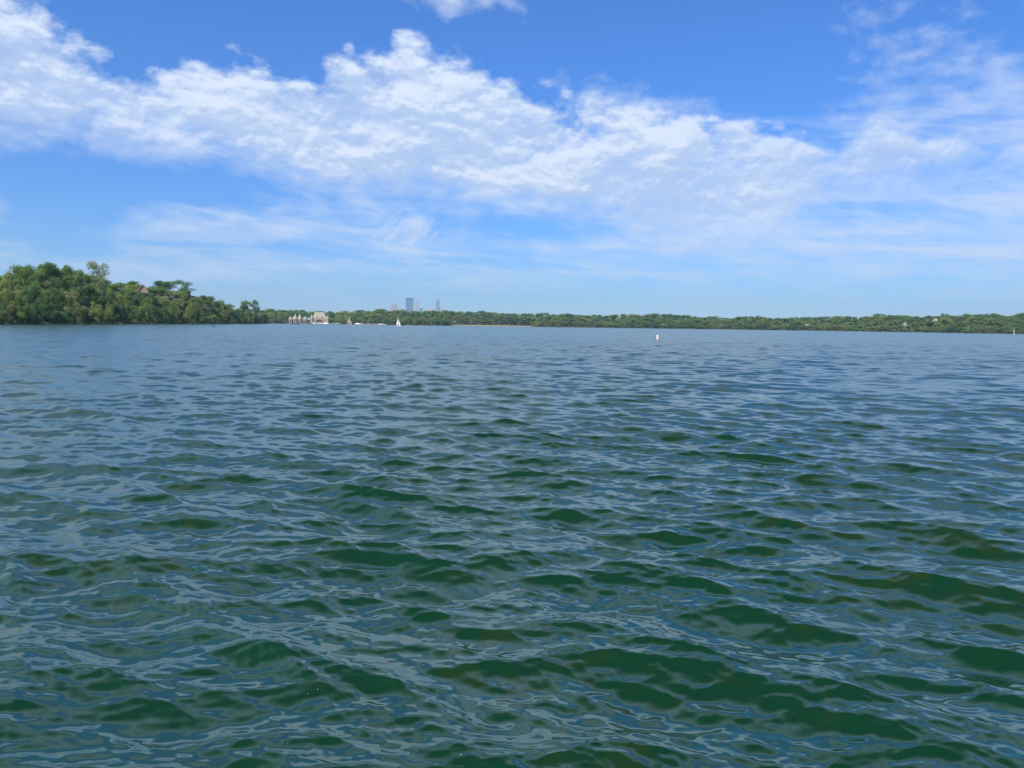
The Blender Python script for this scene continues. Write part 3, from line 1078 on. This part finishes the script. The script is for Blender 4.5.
# ------------------------------------------------------------------ buoy, marker, bird
def buoy():
    p = ground_at(658, 97)
    t = thing("buoy", "small white can buoy with a faded red base, alone on the open water", "buoy", (p.x, p.y, 0.02))
    t.rotation_euler = (R(3), R(-4), 0)
    t.scale = (0.70, 0.70, 0.72)
    MB().lathe([(.05, -.5), (.16, -.45), (.235, -.1), (.24, .16)], 20).build("float_base", plain("faded_red_plastic", (.55, .25, .25), .4, .1, 3), t, False)
    MB().lathe([(.205, .163), (.21, .2), (.205, .66), (.19, .74), (.13, .80), (.05, .82)], 20).build("can", WHITE, t, False)
    MB().lathe([(.212, .48), (.214, .485), (.214, .56), (.212, .565)], 20).build("stripe", plain("orange_band", (.60, .32, .20), .5), t, False)
    MB().lathe([(.03, .82), (.03, .90), (.05, .90), (.05, .94)], 10).build("lifting_ring", ALU, t, False)


buoy()


def marker():
    p = ground_at(1014, 640)
    t = thing("marker_post", "thin white channel marker post near the higher far shore rise", "marker post", (p.x, p.y, 0))
    MB().lathe([(.34, -.5), (.36, .0), (.36, .35), (.1, .45)], 14).build("float_collar", WHITE, t)
    MB().lathe([(.16, .45), (.16, 2.9), (.06, 3.05)], 12).build("post", WHITE, t)


marker()


def goose():
    d = 240.0
    p = ground_at(213.5, d)
    o = thing("water_bird", "dark water bird floating alone off the headland slope", "bird", (p.x, p.y, 0.03), R(20))
    mb = MB()
    mb.ball((0, 0, .1), (.42, .19, .15), 16, 10)
    mb.bar((.30, 0, .14), (.42, 0, .42), .075, .05)
    mb.ball((.45, 0, .44), (.10, .06, .065))
    mb.bar((.52, 0, .43), (.62, 0, .41), .03, .012)
    mb.bar((-.34, 0, .14), (-.58, 0, .22), .10, .03)
    mb.build("body", plain("dark_plumage", (.05, .045, .04), .7, .3, 8), o, True)


goose()

# ------------------------------------------------------------------ haze
def haze():
    mb = MB().box((0, 0, 142), (15400, 15400, 292))
    m = bpy.data.materials.new("haze"); m.use_nodes = True
    nt = m.node_tree
    for n in list(nt.nodes):
        if n.type == 'BSDF_PRINCIPLED': nt.nodes.remove(n)
    v = N(nt, "ShaderNodeVolumePrincipled")
    v.inputs["Color"].default_value = (0.46, 0.65, 0.88, 1)
    v.inputs["Density"].default_value = HAZE
    v.inputs["Anisotropy"].default_value = 0.1
    nt.links.new(v.outputs[0], nt.nodes["Material Output"].inputs["Volume"])
    o = mb.build("haze", m)
    tag(o, kind="stuff")
    o["label"] = "thin pale blue haze over the lake and far shore"
    o["category"] = "haze"
    o.display_type = 'WIRE'


HAZE = 1.15e-4
haze()

# ------------------------------------------------------------------ sky and sun
SUN_EL, SUN_AZ = 47.0, 208.0
SKY_STR = 0.10
OVERHEAD = 1.2  # brightness gain of the added, unseen overhead cloud
SKY_GAIN, SKY_SAT = 1.0, 1.12
SKY_TINT = (0.57, 0.81, 1.25)
CLOUD = (5.7, 6.4, 7.7)
CLOUD_DARK = (3.6, 4.7, 6.7)


def world():
    w = bpy.data.worlds.new("World")
    scene.world = w
    w.use_nodes = True
    nt = w.node_tree
    L = nt.links.new
    bg = nt.nodes["Background"]
    sky = N(nt, "ShaderNodeTexSky", sky_type='NISHITA')
    sky.sun_disc = False
    sky.sun_elevation = R(SUN_EL)
    sky.sun_rotation = R(SUN_AZ)
    sky.altitude = 250
    sky.air_density = 1.0
    sky.dust_density = 0.15
    sky.ozone_density = 2.5
    hs = N(nt, "ShaderNodeHueSaturation")
    hs.inputs["Saturation"].default_value = SKY_SAT
    hs.inputs["Value"].default_value = SKY_GAIN
    tn = N(nt, "ShaderNodeVectorMath", operation='MULTIPLY'); tn.inputs[1].default_value = SKY_TINT
    L(sky.outputs[0], tn.inputs[0])
    HS_IN = tn
    L(tn.outputs[0], hs.inputs["Color"])

    tc = N(nt, "ShaderNodeTexCoord")
    sx = N(nt, "ShaderNodeSeparateXYZ"); L(tc.outputs["Generated"], sx.inputs[0])

    def M(op, a, b=None, c=None, clamp=False):
        n = N(nt, "ShaderNodeMath", operation=op); n.use_clamp = clamp
        for i, v in enumerate((a, b, c)):
            if v is None: continue
            if isinstance(v, (int, float)): n.inputs[i].default_value = v
            else: L(v, n.inputs[i])
        return n.outputs[0]

    az = M('ARCTAN2', sx.outputs["X"], sx.outputs["Y"])
    el = M('ARCSINE', sx.outputs["Z"])
    A0, A1 = R(-42), R(42)
    u = M('DIVIDE', M('SUBTRACT', az, A0), A1 - A0, clamp=True)

    def fcurve(pts):
        n = N(nt, "ShaderNodeFloatCurve")
        cv = n.mapping.curves[0]
        n.mapping.use_clip = False
        while len(cv.points) > 2: cv.points.remove(cv.points[-1])
        pts = sorted(pts)
        cv.points[0].location = pts[0]; cv.points[1].location = pts[-1]
        for p in pts[1:-1]: cv.points.new(*p)
        for p in cv.points: p.handle_type = 'AUTO'
        n.mapping.update()
        L(u, n.inputs["Value"])
        return n.outputs[0]

    def azel(px, py):
        d = ray(px, py)
        return math.atan2(d.x, d.y), math.asin(d.z)

    def edge(pts):
        out = []
        for px, py in pts:
            a, e = azel(px, py)
            out.append(((a - A0) / (A1 - A0), e))
        lo, hi = min(out), max(out)
        if lo[0] > 0: out.append((0.0, lo[1]))
        if hi[0] < 1: out.append((1.0, hi[1]))
        return fcurve(out)

    def smooth(v, a, b, lo=0.0, hi=1.0):
        n = N(nt, "ShaderNodeMapRange", interpolation_type='SMOOTHSTEP')
        for nm, val in (("From Min", a), ("From Max", b), ("To Min", lo), ("To Max", hi)):
            n.inputs[nm].default_value = val
        L(v, n.inputs["Value"])
        return n.outputs["Result"]

    # the lowest sky is a little deeper than the model's white horizon
    lo = N(nt, "ShaderNodeVectorMath", operation='SCALE')
    L(HS_IN.outputs[0], lo.inputs[0]); L(M('MULTIPLY', smooth(el, R(0), R(20), 0.80, 1.0), smooth(el, R(24), R(50), 1.0, 0.26)), lo.inputs["Scale"])  # unseen upper sky dimmed too, so wave faces reflect darker
    L(lo.outputs[0], hs.inputs["Color"])

    # cloud-layer coordinates: a flat sheet high above, so that texture shrinks towards the horizon
    zc = M('MAXIMUM', sx.outputs["Z"], 0.0)
    zc = M('ADD', zc, 0.10)
    cmb = N(nt, "ShaderNodeCombineXYZ")
    L(M('DIVIDE', sx.outputs["X"], zc), cmb.inputs[0]); L(M('DIVIDE', sx.outputs["Y"], zc), cmb.inputs[1])
    P = cmb.outputs[0]
    zw = M('ADD', zc, 0.16)
    cmw = N(nt, "ShaderNodeCombineXYZ")
    L(M('DIVIDE', sx.outputs["X"], zw), cmw.inputs[0]); L(M('DIVIDE', sx.outputs["Y"], zw), cmw.inputs[1])
    PW = cmw.outputs[0]
    cma = N(nt, "ShaderNodeCombineXYZ")
    L(az, cma.inputs[0]); L(M('MULTIPLY', el, 1.5), cma.inputs[1])
    PA = cma.outputs[0]

    def noise(scale, detail, rough, dist=0.0, stretch=None, off=(0, 0, 0), rot=0.0, P=P):
        mp = N(nt, "ShaderNodeMapping")
        st_ = stretch or (1, 1, 1)
        if rot:
            mp.vector_type = 'TEXTURE'
            st_ = tuple(1 / v for v in st_)
        mp.inputs["Scale"].default_value = st_
        mp.inputs["Location"].default_value = off
        mp.inputs["Rotation"].default_value = (0, 0, rot)
        L(P, mp.inputs["Vector"])
        n = N(nt, "ShaderNodeTexNoise")
        n.inputs["Scale"].default_value = scale; n.inputs["Detail"].default_value = detail
        n.inputs["Roughness"].default_value = rough; n.inputs["Distortion"].default_value = dist
        L(mp.outputs[0], n.inputs["Vector"])
        return n.outputs["Fac"]

    # 1. the long puffy band
    top = edge([(-60, -60), (0, -20), (32, -2), (64, 22), (96, 38), (128, 50), (192, 62), (256, 58), (310, 64), (335, 48), (360, 46), (385, 44), (408, 38), (424, 52), (440, 60), (480, 66), (512, 68),
                (540, 80), (560, 90), (580, 96), (605, 98), (640, 98), (690, 110), (740, 114), (790, 124), (840, 134), (870, 120), (900, 112), (960, 112), (1024, 104), (1100, 100)])
    bot = edge([(-60, 126), (0, 126), (64, 129), (128, 140), (192, 152), (256, 163), (320, 178), (384, 190), (440, 198), (500, 200), (545, 206), (600, 217), (650, 226), (720, 228), (780, 214),
                (830, 196), (880, 184), (950, 172), (1024, 160), (1100, 160)])
    n_puff = noise(11.0, 9, 0.55, 0.15, (1, 1, 1), (3.1, 1.7, 0.4), 0.0, PA)
    n_fine = noise(30.0, 6, 0.52, 0.2, (1, 1.15, 1), (7.3, 2.2, 0.9), 0.0, PA)
    n_puff_up = noise(11.0, 9, 0.55, 0.15, (1, 1, 1), (3.098, 1.712, 0.4), 0.0, PA)
    n_fine_up = noise(30.0, 6, 0.52, 0.2, (1, 1.15, 1), (7.299, 2.2055, 0.9), 0.0, PA)
    n_soft = noise(5.0, 3, 0.5, 0.2, (1, 1.6, 1), (0.3, 5.2, 0), 0.0, PA)
    dt = M('SUBTRACT', top, el)
    db = M('SUBTRACT', el, bot)
    jit = M('ADD', M('MULTIPLY', M('SUBTRACT', n_puff, 0.5), 0.15), M('MULTIPLY', M('SUBTRACT', n_fine, 0.5), 0.055))
    st = smooth(M('ADD', dt, jit), 0.000, 0.034)
    sb = smooth(M('ADD', db, M('MULTIPLY', jit, 0.55)), -0.032, 0.034)
    tex = M('ADD', M('MULTIPLY', n_puff, 0.55), M('MULTIPLY', n_fine, 0.45))
    body = smooth(M('ADD', tex, M('MULTIPLY', M('SUBTRACT', n_soft, 0.5), 0.25)), 0.36, 0.56, 0.72, 1.0)
    rightthin = smooth(az, R(8), R(26), 1.0, 0.72)
    d1 = M('MULTIPLY', M('MULTIPLY', M('MULTIPLY', st, sb), body), rightthin)

    # 2. thin veils and wisps: coverage by direction, broken by streaky noise
    cols = [-60, 0, 64, 128, 192, 256, 320, 384, 448, 512, 576, 640, 704, 768, 832, 896, 960, 1024, 1090]
    rows = {
        0:   [.3, .1, 0, 0, 0, 0, 0, .1, .50, .50, .05, 0, 0, .10, .24, .32, .34, .26, .3],
        40:  [.2, 0, 0, 0, 0, 0, 0, 0, .0, .15, .10, .0, .0, .10, .12, .42, .50, .34, .3],
        80:  [.1, 0, 0, 0, 0, 0, 0, 0, .0, .15, .36, .25, .1, .05, .26, .48, .36, .46, .4],
        105: [.1, 0, 0, 0, 0, 0, 0, 0, .0, .10, .35, .55, .52, .30, .30, .48, .48, .60, .5],
        130: [.1, .1, .1, .05, 0, 0, 0, 0, 0, 0, .1, .3, .4, .35, .45, .55, .55, .5, .5],
        160: [.1, .18, .1, .28, .35, .15, .05, .0, 0, 0, .1, .3, .4, .45, .50, .45, .40, .40, .4],
        185: [.3, .2, .1, .1, .15, .30, .34, .28, .2, .2, .25, .4, .45, .45, .28, .10, .35, .50, .5],
        205: [.55, .50, .1, .14, .28, .30, .36, .38, .3, .3, .35, .45, .50, .45, .52, .60, .62, .60, .6],
        235: [.35, .35, .25, .64, .72, .66, .5, .62, .55, .46, .55, .60, .62, .60, .64, .66, .66, .66, .6],
        255: [.45, .50, .40, .35, .38, .45, .38, .50, .48, .48, .56, .55, .50, .50, .55, .58, .60, .62, .6],
        272: [.25, .30, .55, .66, .66, .66, .64, .62, .58, .52, .55, .50, .45, .45, .48, .50, .50, .52, .5],
        290: [.10, .10, .12, .15, .25, .30, .32, .34, .38, .38, .36, .36, .38, .40, .40, .42, .44, .46, .4],
        318: [.15, .15, .15, .15, .18, .2, .2, .2, .22, .22, .25, .25, .28, .3, .3, .32, .34, .36, .3],
    }
    ys = sorted(rows)
    cov = None
    prev_e = None
    ce = [azel(512, y)[1] for y in ys]
    prev = None
    for y, e in zip(ys, ce):
        pts = []
        for c, v in zip(cols, rows[y]):
            # sample where this elevation really is in that column (the frame is tilted and the rows curve)
            a, _ = azel(c, y)
            py = y
            for _ in range(6):
                py += (azel(c, py)[1] - e) * F
            vv = float(np.interp(py, ys, [rows[k][cols.index(c)] for k in ys]))
            pts.append(((a - A0) / (A1 - A0), vv))
        pts.append((0.0, pts[0][1])) if pts[0][0] > 0.01 else None
        pts.append((1.0, pts[-1][1])) if max(p[0] for p in pts) < 0.99 else None
        fc = fcurve(pts)
        if cov is None:
            cov = fc
        else:
            tt = M('DIVIDE', M('SUBTRACT', prev_e, el), prev_e - e, clamp=True)
            mix = N(nt, "ShaderNodeMix", data_type='FLOAT')
            L(tt, mix.inputs["Factor"]); L(cov, mix.inputs["A"]); L(fc, mix.inputs["B"])
            cov = mix.outputs["Result"]
        prev_e = e
    n_str = noise(7.0, 9, 0.60, 0.8, (0.55, 2.6, 1), (1.2, 4.4, 0), R(-4), PA)
    n_wisp = noise(17.0, 8, 0.62, 0.6, (0.8, 1.9, 1), (5.5, 0.4, 0), R(-11), PA)
    ns = M('ADD', M('MULTIPLY', n_str, 0.6), M('MULTIPLY', n_wisp, 0.4))
    hiel = M('MULTIPLY', smooth(el, R(11), R(17)), 0.8)
    ns = M('ADD', M('MULTIPLY', ns, M('SUBTRACT', 1.0, hiel)), M('MULTIPLY', tex, hiel))
    d2 = smooth(M('ADD', M('SUBTRACT', cov, 0.5), M('MULTIPLY', M('SUBTRACT', ns, 0.5), 1.7)), -0.28, 0.36, 0.0, 0.88)
    d2 = M('MULTIPLY', d2, smooth(cov, 0.0, 0.2))
    # feathery upright wisps left of the middle, low in the sky
    a0, e0 = azel(405, 231)
    vx = M('DIVIDE', M('SUBTRACT', az, a0), 75 / F)
    vy = M('DIVIDE', M('SUBTRACT', el, e0), 27 / F)
    rad = M('SQRT', M('ADD', M('MULTIPLY', vx, vx), M('MULTIPLY', vy, vy)))
    n_vir = noise(15.0, 7, 0.58, 0.6, (1.6, 0.5, 1), (2.5, 8.1, 0), R(-38), PA)
    d4 = M('MULTIPLY', smooth(rad, 0.25, 1.15, 1.0, 0.0), smooth(n_vir, 0.40, 0.62, 0.0, 0.85))
    d2 = M('MAXIMUM', d2, d4)

    # 3. unseen cloud added above the frame and behind, for paler water reflections
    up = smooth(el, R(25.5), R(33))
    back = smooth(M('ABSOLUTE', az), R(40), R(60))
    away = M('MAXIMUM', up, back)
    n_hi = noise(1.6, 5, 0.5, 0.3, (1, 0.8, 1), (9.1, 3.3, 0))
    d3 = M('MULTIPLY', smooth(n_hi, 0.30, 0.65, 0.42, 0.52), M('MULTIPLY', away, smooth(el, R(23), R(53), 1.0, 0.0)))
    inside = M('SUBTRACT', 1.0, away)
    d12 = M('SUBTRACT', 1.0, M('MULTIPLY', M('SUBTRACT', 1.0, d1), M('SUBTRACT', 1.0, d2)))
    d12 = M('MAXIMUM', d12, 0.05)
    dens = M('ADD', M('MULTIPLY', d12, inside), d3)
    # below the horizon nothing
    dens = M('MULTIPLY', dens, smooth(el, R(-0.5), R(0.5)), clamp=True)

    # cloud colour: lumps of lit and thicker, bluer cloud
    lump = M('ADD', M('MULTIPLY', M('SUBTRACT', n_puff, n_puff_up), 2.2), M('MULTIPLY', M('SUBTRACT', n_fine, n_fine_up), 0.9))
    lump = M('ADD', M('ADD', lump, 0.10), M('ADD', M('MULTIPLY', n_soft, 0.55), M('MULTIPLY', tex, 0.30)))
    # bases of the band are thicker and greyer than its tops
    hgt = M('MULTIPLY', smooth(M('SUBTRACT', dt, db), -0.10, 0.10), -0.12)
    sh = smooth(M('ADD', lump, hgt), 0.30, 0.72)
    sh = M('ADD', M('MULTIPLY', sh, d1), M('MULTIPLY', M('SUBTRACT', 1.0, d1), 0.72))
    cc = N(nt, "ShaderNodeMix", data_type='RGBA')
    cc.inputs["A"].default_value = (*CLOUD_DARK, 1); cc.inputs["B"].default_value = (*CLOUD, 1)
    L(sh, cc.inputs["Factor"])
    # the added cloud is brightened further to lift reflections and fill light
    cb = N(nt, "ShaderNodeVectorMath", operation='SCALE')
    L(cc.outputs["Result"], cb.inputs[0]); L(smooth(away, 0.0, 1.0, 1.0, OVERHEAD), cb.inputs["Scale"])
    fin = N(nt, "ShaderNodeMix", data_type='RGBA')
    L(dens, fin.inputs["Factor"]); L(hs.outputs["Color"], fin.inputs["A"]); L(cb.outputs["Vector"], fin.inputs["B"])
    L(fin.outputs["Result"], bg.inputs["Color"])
    bg.inputs["Strength"].default_value = SKY_STR
    w.cycles.sampling_method = 'MANUAL'
    w.cycles.sample_map_resolution = 512


world()

sd = bpy.data.lights.new("sun", 'SUN')
sd.energy = 4.8
sd.angle = R(0.5)
sd.color = (1.0, 0.955, 0.89)
so = link("sun", sd)
a, e = R(SUN_AZ), R(SUN_EL)
sv = Vector((math.sin(a) * math.cos(e), math.cos(a) * math.cos(e), math.sin(e)))
so.rotation_euler = sv.to_track_quat('Z', 'Y').to_euler()
so.location = sv * 100

# ------------------------------------------------------------------ render settings
scene.render.engine = 'CYCLES'
scene.cycles.max_bounces = 6
scene.cycles.diffuse_bounces = 2
scene.cycles.glossy_bounces = 3
scene.cycles.transmission_bounces = 2
scene.cycles.volume_bounces = 1
scene.cycles.caustics_reflective = False
scene.cycles.caustics_refractive = False
scene.cycles.use_denoising = True
scene.view_settings.view_transform = 'Standard'
scene.view_settings.look = 'None'
scene.view_settings.exposure = 0.45
scene.view_settings.gamma = 1.0
